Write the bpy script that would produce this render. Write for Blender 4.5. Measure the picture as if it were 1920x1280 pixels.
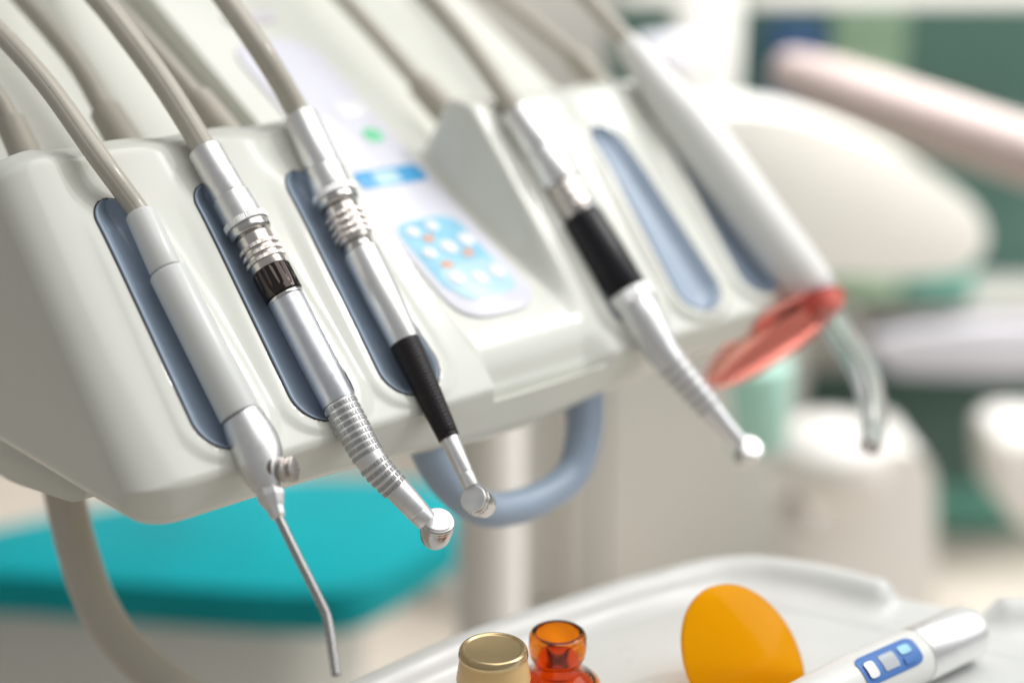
import bpy, bmesh, math, random
import numpy as np
random.seed(7)
scene = bpy.context.scene
for o in list(bpy.data.objects):
    bpy.data.objects.remove(o)

# ------------------------------------------------------------------ camera
# world: X along the instrument console, Y to its back, Z up, metres
FPX = 2700.0                                   # focal length in photo pixels (1920 wide)
PITCH = math.atan(823 / FPX)
YAW = math.atan(2985 / math.hypot(FPX, 823))
ct, st, cp, sp = math.cos(YAW), math.sin(YAW), math.cos(PITCH), math.sin(PITCH)
CF = np.array([ct * cp, st * cp, -sp]); CR = np.array([st, -ct, 0.0]); CU = np.array([ct * sp, st * sp, cp])
FH = np.array([ct, st, 0.0])                    # horizontal view direction

def ray(x, y):
    return CF + CR * (x - 960) / FPX + CU * (640 - y) / FPX
CAM = -0.72 * ray(410, 820)

def hit(x, y, p0, n):
    r = ray(x, y)
    return CAM + r * ((np.asarray(p0) - CAM) @ n) / (r @ n)
def depth(p):
    return (np.asarray(p) - CAM) @ CF

cam_data = bpy.data.cameras.new('camera')
cam = bpy.data.objects.new('camera', cam_data)
scene.collection.objects.link(cam)
scene.camera = cam
cam.location = CAM.tolist()
import mathutils
cam.rotation_euler = mathutils.Matrix((CR, CU, -CF)).transposed().to_euler()
cam_data.sensor_width = 36.0
cam_data.lens = FPX / 1920 * 36
cam_data.clip_start = 0.02
cam_data.clip_end = 60
cam_data.dof.use_dof = True
cam_data.dof.focus_distance = 0.756
cam_data.dof.aperture_fstop = 1.65

# ------------------------------------------------------------------ light (indoor: even room light plus lamps and added fill and glint lights)
world = bpy.data.worlds.new('World'); scene.world = world
world.use_nodes = True
bg = world.node_tree.nodes['Background']
bg.inputs[0].default_value = (0.985, 0.99, 1.0, 1)
bg.inputs[1].default_value = 0.25

def area(name, loc, target, sx, sy, power, color):
    l = bpy.data.lights.new(name, 'AREA')
    l.shape = 'RECTANGLE'; l.size = sx; l.size_y = sy; l.energy = power; l.color = color
    o = bpy.data.objects.new(name, l)
    scene.collection.objects.link(o)
    o.location = loc
    d = mathutils.Vector(target) - mathutils.Vector(loc)
    o.rotation_euler = d.to_track_quat('-Z', 'Y').to_euler()
    return o
area('ceiling_lamp', (0.75, -0.2, 1.75), (0.2, 0.0, 0.0), 2.4, 1.7, 21, (1.0, 0.985, 0.97))
area('window_light', (2.1, -1.4, 1.25), (0.15, 0.0, 0.0), 1.8, 1.8, 16, (0.97, 0.985, 1.0))
rl_ = area('background_fill', (1.9, 0.0, 1.6), (1.7, 1.25, -0.4), 1.2, 1.2, 31, (0.99, 0.99, 1.0))  # unseen fill light added to brighten the background, kept off the console
rl_.data.spread = math.radians(95)

l_ = area('glint_light', (1.25, -0.75, 1.45), (0.2, 0.0, 0.0), 0.11, 0.11, 5.5, (1.0, 0.98, 0.95))  # small unseen light added for sharp glints on edges and metal
l_.data.shape = 'DISK'

scene.view_settings.view_transform = 'Standard'
scene.view_settings.look = 'None'
scene.view_settings.gamma = 1
scene.view_settings.use_curve_mapping = False
scene.view_settings.exposure = 0.36
scene.render.engine = 'CYCLES'
scene.cycles.use_denoising = True
scene.cycles.max_bounces = 10
scene.cycles.transmission_bounces = 10
scene.cycles.sample_clamp_indirect = 6

# ------------------------------------------------------------------ materials
def srgb(r, g, b):
    f = lambda c: (c / 255 / 12.92) if c / 255 <= 0.04045 else ((c / 255 + 0.055) / 1.055) ** 2.4
    return (f(r), f(g), f(b))

def mat(name, col, rough=0.4, metal=0.0, trans=0.0, ior=1.5, var=0.0, vscale=60, bump=0.0, bscale=900,
        rvar=0.0, coat=0.0, alpha=1.0, aniso=0.0):
    m = bpy.data.materials.new(name); m.use_nodes = True
    nt = m.node_tree; b = nt.nodes['Principled BSDF']
    b.inputs['Base Color'].default_value = (*col, 1)
    b.inputs['Roughness'].default_value = rough
    b.inputs['Metallic'].default_value = metal
    b.inputs['Transmission Weight'].default_value = trans
    b.inputs['IOR'].default_value = ior
    b.inputs['Coat Weight'].default_value = coat
    tc = nt.nodes.new('ShaderNodeTexCoord')
    if var or rvar:
        n = nt.nodes.new('ShaderNodeTexNoise'); n.inputs['Scale'].default_value = vscale
        n.inputs['Detail'].default_value = 5
        nt.links.new(tc.outputs['Object'], n.inputs['Vector'])
        if var:
            r = nt.nodes.new('ShaderNodeMapRange')
            r.inputs['From Min'].default_value = 0.3; r.inputs['From Max'].default_value = 0.7
            r.inputs['To Min'].default_value = 1 - var; r.inputs['To Max'].default_value = 1 + var
            nt.links.new(n.outputs['Fac'], r.inputs['Value'])
            mx = nt.nodes.new('ShaderNodeVectorMath'); mx.operation = 'SCALE'
            mx.inputs[0].default_value = col
            nt.links.new(r.outputs[0], mx.inputs['Scale'])
            nt.links.new(mx.outputs[0], b.inputs['Base Color'])
        if rvar:
            r2 = nt.nodes.new('ShaderNodeMapRange')
            r2.inputs['From Min'].default_value = 0.3; r2.inputs['From Max'].default_value = 0.7
            r2.inputs['To Min'].default_value = max(0.02, rough - rvar); r2.inputs['To Max'].default_value = rough + rvar
            nt.links.new(n.outputs['Fac'], r2.inputs['Value'])
            nt.links.new(r2.outputs[0], b.inputs['Roughness'])
    if bump:
        n2 = nt.nodes.new('ShaderNodeTexNoise'); n2.inputs['Scale'].default_value = bscale
        n2.inputs['Detail'].default_value = 3
        nt.links.new(tc.outputs['Object'], n2.inputs['Vector'])
        bp = nt.nodes.new('ShaderNodeBump'); bp.inputs['Strength'].default_value = bump
        bp.inputs['Distance'].default_value = 0.0004
        nt.links.new(n2.outputs['Fac'], bp.inputs['Height'])
        nt.links.new(bp.outputs[0], b.inputs['Normal'])
    return m

M = {}
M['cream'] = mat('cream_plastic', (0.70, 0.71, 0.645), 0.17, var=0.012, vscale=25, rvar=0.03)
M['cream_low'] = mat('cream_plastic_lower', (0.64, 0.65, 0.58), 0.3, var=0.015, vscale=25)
M['white'] = mat('white_plastic', (0.80, 0.80, 0.765), 0.3, var=0.01, rvar=0.03)
M['liner'] = mat('blue_grey_rubber', srgb(156, 172, 190), 0.3, var=0.02, vscale=90, rvar=0.02)
M['gap_shadow'] = mat('painted_gap_shadow', (0.035, 0.035, 0.045), 0.5)  # dark colour standing in for shade in the gap round each liner
M['handle'] = mat('blue_grey_handle', srgb(158, 175, 194), 0.38, var=0.02)
M['hose'] = mat('grey_beige_hose', srgb(186, 180, 167), 0.22, var=0.03, vscale=120, rvar=0.06)
M['hose_plain'] = mat('grey_beige_tube', srgb(190, 184, 172), 0.3, var=0.02, vscale=30)
M['relief'] = mat('grey_rubber_sleeve', srgb(182, 176, 162), 0.42, var=0.04, vscale=70)
M['syr'] = mat('pale_syringe_plastic', (0.72, 0.735, 0.71), 0.27, var=0.01)
M['alu'] = mat('satin_aluminium', (0.80, 0.80, 0.795), 0.42, 1.0, var=0.02, vscale=300, bump=0.12, bscale=2500, rvar=0.05)
M['alu_blue'] = mat('blue_tinted_aluminium', (0.68, 0.695, 0.73), 0.4, 1.0, var=0.02, vscale=300, bump=0.12, bscale=2500, rvar=0.05)
M['knurl'] = mat('knurled_aluminium', (0.56, 0.56, 0.555), 0.4, 1.0)  # darker than the plain metal: shade and dirt between teeth put into the colour
M['nozzle'] = mat('brushed_nozzle_steel', (0.44, 0.43, 0.42), 0.28, 1.0, rvar=0.06, vscale=200)
M['steel'] = mat('polished_steel', (0.60, 0.585, 0.565), 0.22, 1.0, rvar=0.05, vscale=200)
M['nickel'] = mat('warm_nickel', (0.66, 0.61, 0.57), 0.24, 1.0, rvar=0.05, vscale=200)
M['white_metal'] = mat('bright_satin_metal', (0.86, 0.86, 0.85), 0.38, 1.0, var=0.02, vscale=300)
M['black_chrome'] = mat('black_chrome', (0.065, 0.054, 0.050), 0.07, 1.0)
M['black'] = mat('black_rubber', (0.010, 0.007, 0.0075), 0.42, ior=1.38)
M['dark'] = mat('dark_gap', (0.03, 0.03, 0.03), 0.6)
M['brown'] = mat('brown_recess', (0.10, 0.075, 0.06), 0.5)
M['tray'] = mat('pale_tray_plastic', (0.68, 0.69, 0.665), 0.3, var=0.02, vscale=18, rvar=0.05)
M['panel'] = mat('lavender_white_panel', srgb(226, 226, 236), 0.16, var=0.01)
M['key_blue'] = mat('sky_blue_print', srgb(150, 208, 234), 0.2, var=0.12, vscale=60)
M['key_blue2'] = mat('bright_blue_print', srgb(70, 168, 224), 0.2)
M['key_pale'] = mat('pale_blue_print', srgb(190, 226, 238), 0.2)
M['key_orange'] = mat('orange_print', srgb(226, 168, 140), 0.25)
M['key_green'] = mat('green_print', srgb(110, 214, 160), 0.25)
M['key_white'] = mat('white_key', (0.85, 0.85, 0.86), 0.2)
M['red'] = mat('red_acrylic', (0.95, 0.30, 0.26), 0.08, trans=0.92, ior=1.15)
M['clear'] = mat('clear_acrylic', (0.97, 0.98, 0.98), 0.12, trans=0.9, ior=1.3)
M['orange'] = mat('orange_acrylic', (1.0, 0.47, 0.0), 0.12, trans=0.6, ior=1.2)
M['amber'] = mat('amber_glass', (0.88, 0.24, 0.012), 0.03, trans=1.0, ior=1.45)
M['gold'] = mat('gold_lacquer', (0.62, 0.47, 0.26), 0.2, 0.9, rvar=0.05)
M['cap'] = mat('honey_plastic', srgb(240, 200, 136), 0.3, trans=0.15, var=0.05, vscale=80)
M['peach'] = mat('peach_glass', srgb(236, 150, 110), 0.15, trans=0.4)
M['label_blue'] = mat('blue_label', srgb(72, 122, 192), 0.5)
M['lcd'] = mat('grey_display', srgb(178, 184, 190), 0.2)
# room
M['floor'] = mat('beige_floor', srgb(206, 196, 182), 0.45, var=0.05, vscale=3)
M['wall'] = mat('beige_wall', srgb(198, 192, 184), 0.6, var=0.03, vscale=2)
M['greenwall'] = mat('dark_green_panel', srgb(84, 116, 106), 0.45, var=0.12, vscale=2.2)
M['greendk'] = mat('deep_green_panel', srgb(66, 98, 90), 0.4, var=0.1, vscale=3)
M['greenlt'] = mat('light_green_panel', srgb(158, 186, 158), 0.5, var=0.08, vscale=4)
M['bluebox'] = mat('blue_card', srgb(62, 100, 150), 0.5, var=0.1, vscale=8)
M['frame'] = mat('ivory_frame', srgb(234, 232, 226), 0.45)
M['leather'] = mat('cream_leather', srgb(240, 238, 230), 0.4, var=0.03, vscale=8)
M['armrest'] = mat('rose_beige_pad', srgb(198, 180, 174), 0.45, var=0.03, vscale=8)
M['teal'] = mat('teal_vinyl', (0.0, 0.29, 0.32), 0.5, var=0.18, vscale=5, rvar=0.1, ior=1.25)
M['tealgreen'] = mat('sea_green_vinyl', srgb(96, 160, 144), 0.4, var=0.1, vscale=6)
M['mint'] = mat('mint_plastic', srgb(196, 238, 224), 0.25, trans=0.3)
M['mintdk'] = mat('emerald_plastic', srgb(20, 176, 146), 0.3)
M['lav'] = mat('lavender_grey_pad', srgb(204, 202, 208), 0.4, var=0.03, vscale=5)
M['grey'] = mat('mid_grey_metal', srgb(160, 158, 150), 0.45, var=0.03)
M['warmgrey'] = mat('warm_grey_panel', srgb(214, 212, 207), 0.5, var=0.03, vscale=4)
M['offwhite'] = mat('off_white_enamel', srgb(232, 228, 222), 0.3)
M['shade'] = mat('taupe_panel', srgb(196, 190, 182), 0.5)

# sparse dust and wear specks on the plastics that stand in focus
def specks(m, scale, thr, dark):
    nt = m.node_tree; b = nt.nodes['Principled BSDF']
    tc = nt.nodes.new('ShaderNodeTexCoord')
    n = nt.nodes.new('ShaderNodeTexNoise'); n.inputs['Scale'].default_value = scale; n.inputs['Detail'].default_value = 2
    nt.links.new(tc.outputs['Object'], n.inputs['Vector'])
    r = nt.nodes.new('ShaderNodeMapRange')
    r.inputs['From Min'].default_value = thr; r.inputs['From Max'].default_value = thr + 0.03
    nt.links.new(n.outputs['Fac'], r.inputs['Value'])
    mx = nt.nodes.new('ShaderNodeMix'); mx.data_type = 'RGBA'
    src = b.inputs['Base Color'].links[0].from_socket
    nt.links.new(r.outputs[0], mx.inputs['Factor'])
    nt.links.new(src, mx.inputs[6]); mx.inputs[7].default_value = (*dark, 1)
    nt.links.new(mx.outputs[2], b.inputs['Base Color'])
specks(M['cream'], 420, 0.77, (0.42, 0.40, 0.34))
specks(M['hose'], 520, 0.74, (0.22, 0.19, 0.15))
specks(M['relief'], 420, 0.73, (0.2, 0.18, 0.15))
specks(M['syr'], 520, 0.78, (0.45, 0.44, 0.4))

# black grip with a raised dot pattern
nt = M['black'].node_tree
vo = nt.nodes.new('ShaderNodeTexVoronoi'); vo.inputs['Scale'].default_value = 620; vo.inputs['Randomness'].default_value = 0.15
tcx = nt.nodes.new('ShaderNodeTexCoord'); nt.links.new(tcx.outputs['Object'], vo.inputs['Vector'])
bp = nt.nodes.new('ShaderNodeBump'); bp.inputs['Strength'].default_value = 0.55; bp.inputs['Distance'].default_value = 0.0006; bp.invert = True
nt.links.new(vo.outputs['Distance'], bp.inputs['Height']); nt.links.new(bp.outputs[0], nt.nodes['Principled BSDF'].inputs['Normal'])
M['black_smooth'] = mat('black_gloss', (0.008, 0.007, 0.010), 0.34, rvar=0.05, ior=1.38)

# ------------------------------------------------------------------ object helpers
ORIGIN = {}
def thing(name, label, cat, loc=(0, 0, 0), group=None):
    o = bpy.data.objects.new(name, None); scene.collection.objects.link(o)
    o.empty_display_size = 0.02
    o.location = [float(v) for v in loc]
    o['label'] = label; o['category'] = cat
    if group: o['group'] = group
    ORIGIN[o.name] = np.array(loc, float)
    return o

def mk(name, verts, faces, m, parent=None, smooth=35, base=None, label=None, cat=None, kind=None, group=None):
    verts = np.asarray(verts, float)
    if parent is not None:
        org = ORIGIN[parent.name]
    else:
        org = np.array(base, float) if base is not None else np.array([verts[:, 0].mean(), verts[:, 1].mean(), verts[:, 2].min()])
    me = bpy.data.meshes.new(name)
    me.from_pydata((verts - org).tolist(), [], [list(map(int, f)) for f in faces])
    bm = bmesh.new(); bm.from_mesh(me); bmesh.ops.recalc_face_normals(bm, faces=bm.faces); bm.to_mesh(me); bm.free()
    me.materials.append(m)
    if smooth:
        me.polygons.foreach_set('use_smooth', [True] * len(me.polygons))
        me.set_sharp_from_angle(angle=math.radians(smooth))
    o = bpy.data.objects.new(name, me); scene.collection.objects.link(o)
    if parent is not None:
        o.parent = parent
    else:
        o.location = org.tolist()
    ORIGIN[o.name] = org
    if label: o['label'] = label
    if cat: o['category'] = cat
    if kind: o['kind'] = kind
    if group: o['group'] = group
    return o

def frame_of(t):
    t = np.asarray(t, float); t = t / np.linalg.norm(t)
    a = np.array([0, 0, 1.0]) if abs(t[2]) < 0.9 else np.array([1.0, 0, 0])
    n = np.cross(t, a); n /= np.linalg.norm(n)
    return t, n, np.cross(t, n)

def grid_faces(rows, cols, closed=True):
    f = []
    c2 = cols if closed else cols - 1
    for i in range(rows - 1):
        for j in range(c2):
            k = (j + 1) % cols
            f.append((i * cols + j, i * cols + k, (i + 1) * cols + k, (i + 1) * cols + j))
    return f

def chamfer(prof, c):
    """prof: (distance, radius) list; cuts its corners by c."""
    out = [prof[0]]
    P = [np.array(p, float) for p in prof]
    for i in range(1, len(P) - 1):
        a, b, d = P[i - 1], P[i], P[i + 1]
        la, lb = np.linalg.norm(b - a), np.linalg.norm(d - b)
        if la < 1e-9 or lb < 1e-9: out.append(tuple(b)); continue
        ua, ub = (b - a) / la, (d - b) / lb
        if ua @ ub > 0.9: out.append(tuple(b)); continue
        k = min(c, la * 0.45, lb * 0.45)
        out += [tuple(b - ua * k), tuple(b - ua * k * 0.3 + ub * k * 0.3), tuple(b + ub * k)]
    out.append(prof[-1])
    return out

def lathe_geo(A, B, prof, seg=48, ch=0.0004, radial=None):
    """prof: (fraction along A-B, radius m); returns verts, faces with closed ends."""
    A = np.asarray(A, float); B = np.asarray(B, float)
    L = np.linalg.norm(B - A); t, n, b = frame_of(B - A)
    pr = [(f * L, r) for f, r in prof]
    if pr[0][1] > 1e-6: pr = [(pr[0][0], 0.0)] + pr
    if pr[-1][1] > 1e-6: pr = pr + [(pr[-1][0], 0.0)]
    if ch: pr = chamfer(pr, ch)
    V = []
    ang = np.arange(seg) * 2 * math.pi / seg
    for k, (s, r) in enumerate(pr):
        rr = np.full(seg, max(r, 1e-6))
        if radial is not None: rr = rr * radial(ang, s / L, r)
        for a, q in zip(ang, rr):
            V.append(A + t * s + (n * math.cos(a) + b * math.sin(a)) * q)
    return V, grid_faces(len(pr), seg)

def lathe(name, A, B, prof, m, parent=None, seg=48, ch=0.0004, radial=None, smooth=35, **kw):
    V, Fc = lathe_geo(A, B, prof, seg, ch, radial)
    return mk(name, V, Fc, m, parent, smooth, **kw)

def catmull(P, n):
    P = np.asarray(P, float)
    Q = np.vstack([2 * P[0] - P[1], P, 2 * P[-1] - P[-2]])
    out = []
    for i in range(1, len(Q) - 2):
        for k in range(n):
            t = k / n
            out.append(0.5 * (2 * Q[i] + (Q[i + 1] - Q[i - 1]) * t + (2 * Q[i - 1] - 5 * Q[i] + 4 * Q[i + 1] - Q[i + 2]) * t * t
                              + (3 * Q[i] - Q[i - 1] - 3 * Q[i + 1] + Q[i + 2]) * t ** 3))
    out.append(Q[-2])
    return np.array(out)

def sweep(name, pts, radii, m, parent=None, seg=28, n=8, section=None, smooth=50, caps=True, **kw):
    D = catmull(np.column_stack([np.asarray(pts, float), np.asarray(radii, float)]), n) if n > 1 else np.column_stack([pts, radii])
    P, Rr = D[:, :3], D[:, 3]
    T = np.gradient(P, axis=0); T /= np.linalg.norm(T, axis=1)[:, None]
    _, nv, bv = frame_of(T[0])
    V = []
    ang = np.arange(seg) * 2 * math.pi / seg
    prof = np.ones(seg) if section is None else section(ang)
    for i in range(len(P)):
        nv = nv - T[i] * (nv @ T[i]); nv /= np.linalg.norm(nv); bv = np.cross(T[i], nv)
        for a, q in zip(ang, prof):
            V.append(P[i] + (nv * math.cos(a) + bv * math.sin(a)) * Rr[i] * q)
    Fc = grid_faces(len(P), seg)
    if caps:
        Fc += [tuple(range(seg)), tuple(range((len(P) - 1) * seg, len(P) * seg))]
    return mk(name, V, Fc, m, parent, smooth, **kw)

def prism(name, outline, ext, m, parent=None, bev=0.0, seg=3, **kw):
    """outline: list of 3D points (planar); ext: extrusion vector; edges rounded by bev."""
    O = np.asarray(outline, float); e = np.asarray(ext, float); k = len(O)
    bm = bmesh.new()
    v0 = [bm.verts.new(p) for p in O]; v1 = [bm.verts.new(p + e) for p in O]
    bm.faces.new(v0); bm.faces.new(v1[::-1])
    for i in range(k): bm.faces.new((v0[i], v1[i], v1[(i + 1) % k], v0[(i + 1) % k]))
    bmesh.ops.recalc_face_normals(bm, faces=bm.faces)
    if bev:
        bmesh.ops.bevel(bm, geom=list(bm.edges), offset=bev, segments=seg, profile=0.5, affect='EDGES', clamp_overlap=True)
    bm.verts.ensure_lookup_table(); bm.verts.index_update()
    V = [tuple(v.co) for v in bm.verts]; Fc = [[v.index for v in f.verts] for f in bm.faces]
    bm.free()
    return mk(name, V, Fc, m, parent, kw.pop('smooth', 40), **kw)

def rounded(P, r, n=6):
    """round the corners of a closed planar outline."""
    P = [np.asarray(p, float) for p in P]; out = []
    for i in range(len(P)):
        a, b, c = P[i - 1], P[i], P[(i + 1) % len(P)]
        la, lc = np.linalg.norm(a - b), np.linalg.norm(c - b)
        k = min(r, la * 0.48, lc * 0.48)
        p, q = b + (a - b) / la * k, b + (c - b) / lc * k
        for j in range(n + 1):
            t = j / n
            out.append((1 - t) ** 2 * p + 2 * t * (1 - t) * b + t * t * q)
    return out

# ------------------------------------------------------------------ console geometry
MM = 0.001
AL = math.radians(50)                             # slope of the instrument face
DN = np.array([0, -math.cos(AL), -math.sin(AL)])  # down the slope
FN = np.array([0, -math.sin(AL), math.cos(AL)])   # out of the face
XA = np.array([1.0, 0, 0])
def face(u, v, h=0.0):                            # mm along, mm up the slope, mm proud
    return (XA * u - DN * v + FN * h) * MM
def onface(x, y, h=0.0):
    return hit(x, y, FN * h * MM, FN)
RB = math.radians(31)                             # slope of the control panel ramp
RP0 = np.array([0, 9.6, 11.5]) * MM
RN = np.array([0, -math.sin(RB), math.cos(RB)]); RU = np.array([0, math.cos(RB), math.sin(RB)])
def ramp(u, s, h=0.0):
    return RP0 + (XA * u + RU * s + RN * h) * MM
def rampz(y): return 11.5 + (y - 9.6) * math.tan(RB)

def sstep(a, b, x):
    t = np.clip((x - a) / (b - a), 0, 1); return t * t * (3 - 2 * t)

SLOTS = [dict(u=9.0, wb=20, wt=11.5, sk=0.075), dict(u=68, wb=20.5, wt=11.5, sk=0.075), dict(u=128, wb=21.5, wt=11.5, sk=0.075),
         dict(u=313, wb=22, wt=12, sk=0.05), dict(u=376, wb=22.5, wt=12, sk=0.045), dict(u=442, wb=21, wt=12, sk=0.02)]
V0, V1 = -8.5, 142.0
def slot_center(s, v): return s['u'] - s['sk'] * (v + 8.5)
def slot_half(s, v, grow=0.0):
    w = s['wb'] + (s['wt'] - s['wb']) * np.clip((v - V0) / (V1 - V0), 0, 1) + grow
    lo, hi = V0 - grow, V1 + grow
    rb, rt = 20.0 + grow, 14.0 + grow
    e = np.ones_like(v)
    e = np.where(v < lo + rb, np.sqrt(np.clip(1 - ((lo + rb - v) / rb) ** 2, 0, 1)), e)
    e = np.where(v > hi - rt, np.sqrt(np.clip(1 - ((v - hi + rt) / rt) ** 2, 0, 1)), e)
    return np.where((v < lo) | (v > hi), -1.0, w * e)

U_LEFT, U_RIGHT = -52.0, 474.0
unit = thing('dental_console', 'cream dental instrument console with blue-grey holder slots and control panel', 'dental console', (0.2, 0.1, -0.04))

def console_profile(d):
    """rounded closed outline in (y, z) mm, inset by d; returns points and a face weight per point."""
    Vt = np.array([(168, -39), (-1, -40), (-11.6, -13.8), (109.3, 130.2), (133, 133), (168, 60)], float)
    Rr = [3, 13, 6, 13, 12, 3]
    nE = [26, 8, 140, 8, 16, 8]       # samples on edge i -> i+1
    k = len(Vt)
    lines = []
    for i in range(k):
        a, b = Vt[i], Vt[(i + 1) % k]; t = (b - a) / np.linalg.norm(b - a)
        nrm = np.array([t[1], -t[0]])   # inward for clockwise outline
        lines.append((a + nrm * d, t))
    W = []
    for i in range(k):
        (p, t), (q, s) = lines[i - 1], lines[i]
        A = np.array([[t[0], -s[0]], [t[1], -s[1]]]); x = np.linalg.solve(A, q - p); W.append(p + t * x[0])
    segs = []
    for i in range(k):
        a, b, c = W[i - 1], W[i], W[(i + 1) % k]
        ua, uc = (a - b) / np.linalg.norm(a - b), (c - b) / np.linalg.norm(c - b)
        th = math.acos(np.clip(ua @ uc, -1, 1)); r = max(Rr[i] - d, 1.2)
        tl = min(r / math.tan(th / 2), np.linalg.norm(a - b) * 0.47, np.linalg.norm(c - b) * 0.47)
        r = tl * math.tan(th / 2)
        ctr = b + (ua + uc) / np.linalg.norm(ua + uc) * (r / math.sin(th / 2))
        p0, p1 = b + ua * tl, b + uc * tl
        a0 = math.atan2(*(p0 - ctr)[::-1]); a1 = math.atan2(*(p1 - ctr)[::-1])
        da = (a1 - a0 + math.pi) % (2 * math.pi) - math.pi
        segs.append([ctr + r * np.array([math.cos(a0 + da * j / 9), math.sin(a0 + da * j / 9)]) for j in range(10)])
    out, wt = [], []
    for i in range(k):
        out += segs[i]; wt += [1.0 if i in (2, 3, 4) else 0.0] * 10
        a, b = segs[i][-1], segs[(i + 1) % k][0]
        for j in range(1, nE[i]):
            out.append(a + (b - a) * j / nE[i]); wt.append(1.0 if i in (2, 3) else (1 - j / nE[i] if i == 4 else 0.0))
    return np.array(out), np.array(wt)

def build_console():
    us, ins = [], []
    for k in range(15):
        ph = k / 14 * math.pi / 2
        us.append(U_LEFT + 30 * (1 - math.cos(ph))); ins.append(17 * (1 - math.sin(ph)))
    uu = np.arange(U_LEFT + 30 + 1.2, U_RIGHT - 22, 1.2)
    us += uu.tolist(); ins += [0.0] * len(uu)
    for k in range(13):
        ph = k / 12 * math.pi / 2
        us.append(U_RIGHT - 22 + 22 * math.sin(ph)); ins.append(16 * (1 - math.cos(ph)))
    V = []
    fn2 = np.array([-math.sin(AL), math.cos(AL)]); up2 = np.array([math.cos(AL), math.sin(AL)])
    base0, wt = console_profile(0.0)
    cols = len(base0)
    for u, d in zip(us, ins):
        P = base0.copy() if d == 0 else console_profile(d)[0]
        v = P @ up2
        disp = np.zeros(cols)
        fade = sstep(-26, -18, np.array(u)) if u < 0 else 1.0
        for s in SLOTS:
            if abs(u - s['u']) > 70: continue
            x = np.abs(u - slot_center(s, v))
            pad = 1.3 if s['u'] < 200 else 3.4
            hw = slot_half(s, v, 7.0)
            vv = np.clip(v, V0 - 7, V1)
            hw = np.where(v > V1, s['wt'] + 7, hw)
            disp += pad * sstep(-6, 3, hw - x) * (1 - sstep(100, 150, v)) * sstep(-19, -9, v)
            # scoop that leads the hose over the top edge
            disp -= 3.5 * np.exp(-(x / 15.0) ** 2) * sstep(120, 158, v)
            hole = slot_half(s, v, 0.0)
            disp -= 11.5 * sstep(0.4, 2.2, hole - x)
        mc = float(sstep(178, 181, np.array(u)) * (1 - sstep(258, 284, np.array(u))))
        disp = disp - mc * 9.0 * np.exp(-((v + 20) / 17.0) ** 2)
        P = P + fn2[None] * (disp * wt * fade)[:, None]
        vc = np.clip(v, 0, 170)
        m = sstep(179 - 0.17 * vc - 3, 179 - 0.17 * vc + 3, u) * (1 - sstep(269 - 0.04 * vc - 9, 269 - 0.04 * vc + 7, u))
        if m.max() > 0:
            zr = rampz(P[:, 0]) - 1.5
            k_ = 7.0
            h = np.clip(0.5 + 0.5 * (zr - P[:, 1]) / k_, 0, 1)
            zmin = zr * (1 - h) + P[:, 1] * h - k_ * h * (1 - h)
            top = (P[:, 1] > -30) & (wt > 0)
            P[:, 1] = np.where(top, P[:, 1] * (1 - m) + zmin * m, P[:, 1])
        belly = 11.0 * math.exp(-((u - 205) / 95.0) ** 2)
        low_ = (wt < 1) & (P[:, 1] < -10) & (P[:, 0] < 167)
        P[:, 1] -= np.where(low_, belly * np.clip((-10 - P[:, 1]) / 30.0, 0, 1), 0)
        for q in P: V.append((u * MM, q[0] * MM, q[1] * MM))
    Fc = grid_faces(len(us), cols)
    Fc += [tuple(range(cols)), tuple(range((len(us) - 1) * cols, len(us) * cols))]
    return mk('holder_body', V, Fc, M['cream'], unit, smooth=48)
build_console()

# holder liners, each ringed by a thin dark tube painting the shadow gap
for s in SLOTS:
    rows = []
    vs = np.concatenate([V0 + 20 * (1 - np.cos(np.linspace(0.03, math.pi / 2, 22))), np.linspace(V0 + 20, V1 - 14, 40)[1:-1],
                         V1 - 14 * (1 - np.cos(np.linspace(math.pi / 2, 0.03, 18)))])
    hw = slot_half(s, vs)
    bs = np.sin(np.linspace(-math.pi / 2, math.pi / 2, 31))
    Vv = []
    pad = 1.3 if s['u'] < 200 else 3.4
    for v, w in zip(vs, hw):
        for b in bs:
            e = (1 - abs(b)) * w
            lift = pad * (1 - sstep(100, 150, v)) * sstep(-19, -9, v) - 3.5 * math.exp(-((b * w) / 15.0) ** 2) * sstep(120, 158, v)
            hgt = 0.9 * sstep(0, 0.8, e) - 7.5 * (1 - (1 - np.clip((e - 1.6) / 14.0, 0, 1)) ** 2)
            Vv.append(face(slot_center(s, v) + b * w, v, lift + hgt - 0.2))
    mk('holder_liner', Vv, grid_faces(len(vs), 31, False), M['liner'], unit, smooth=60)
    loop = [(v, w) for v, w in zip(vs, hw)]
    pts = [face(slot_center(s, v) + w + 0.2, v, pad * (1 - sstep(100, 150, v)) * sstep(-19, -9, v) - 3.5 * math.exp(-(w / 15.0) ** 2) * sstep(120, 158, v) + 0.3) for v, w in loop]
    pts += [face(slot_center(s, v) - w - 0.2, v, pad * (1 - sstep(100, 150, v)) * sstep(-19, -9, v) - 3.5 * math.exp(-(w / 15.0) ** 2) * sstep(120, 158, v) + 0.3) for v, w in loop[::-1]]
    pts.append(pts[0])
    sweep('gap_shadow', pts, [0.0004] * len(pts), M['gap_shadow'], unit, seg=8, n=1, caps=False)

# underside shell, slightly narrower, showing below the end panel
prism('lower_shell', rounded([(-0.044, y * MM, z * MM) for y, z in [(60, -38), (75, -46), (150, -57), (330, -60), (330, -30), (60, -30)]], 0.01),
      (0.49, 0, 0), M['cream_low'], unit, bev=0.004)
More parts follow.
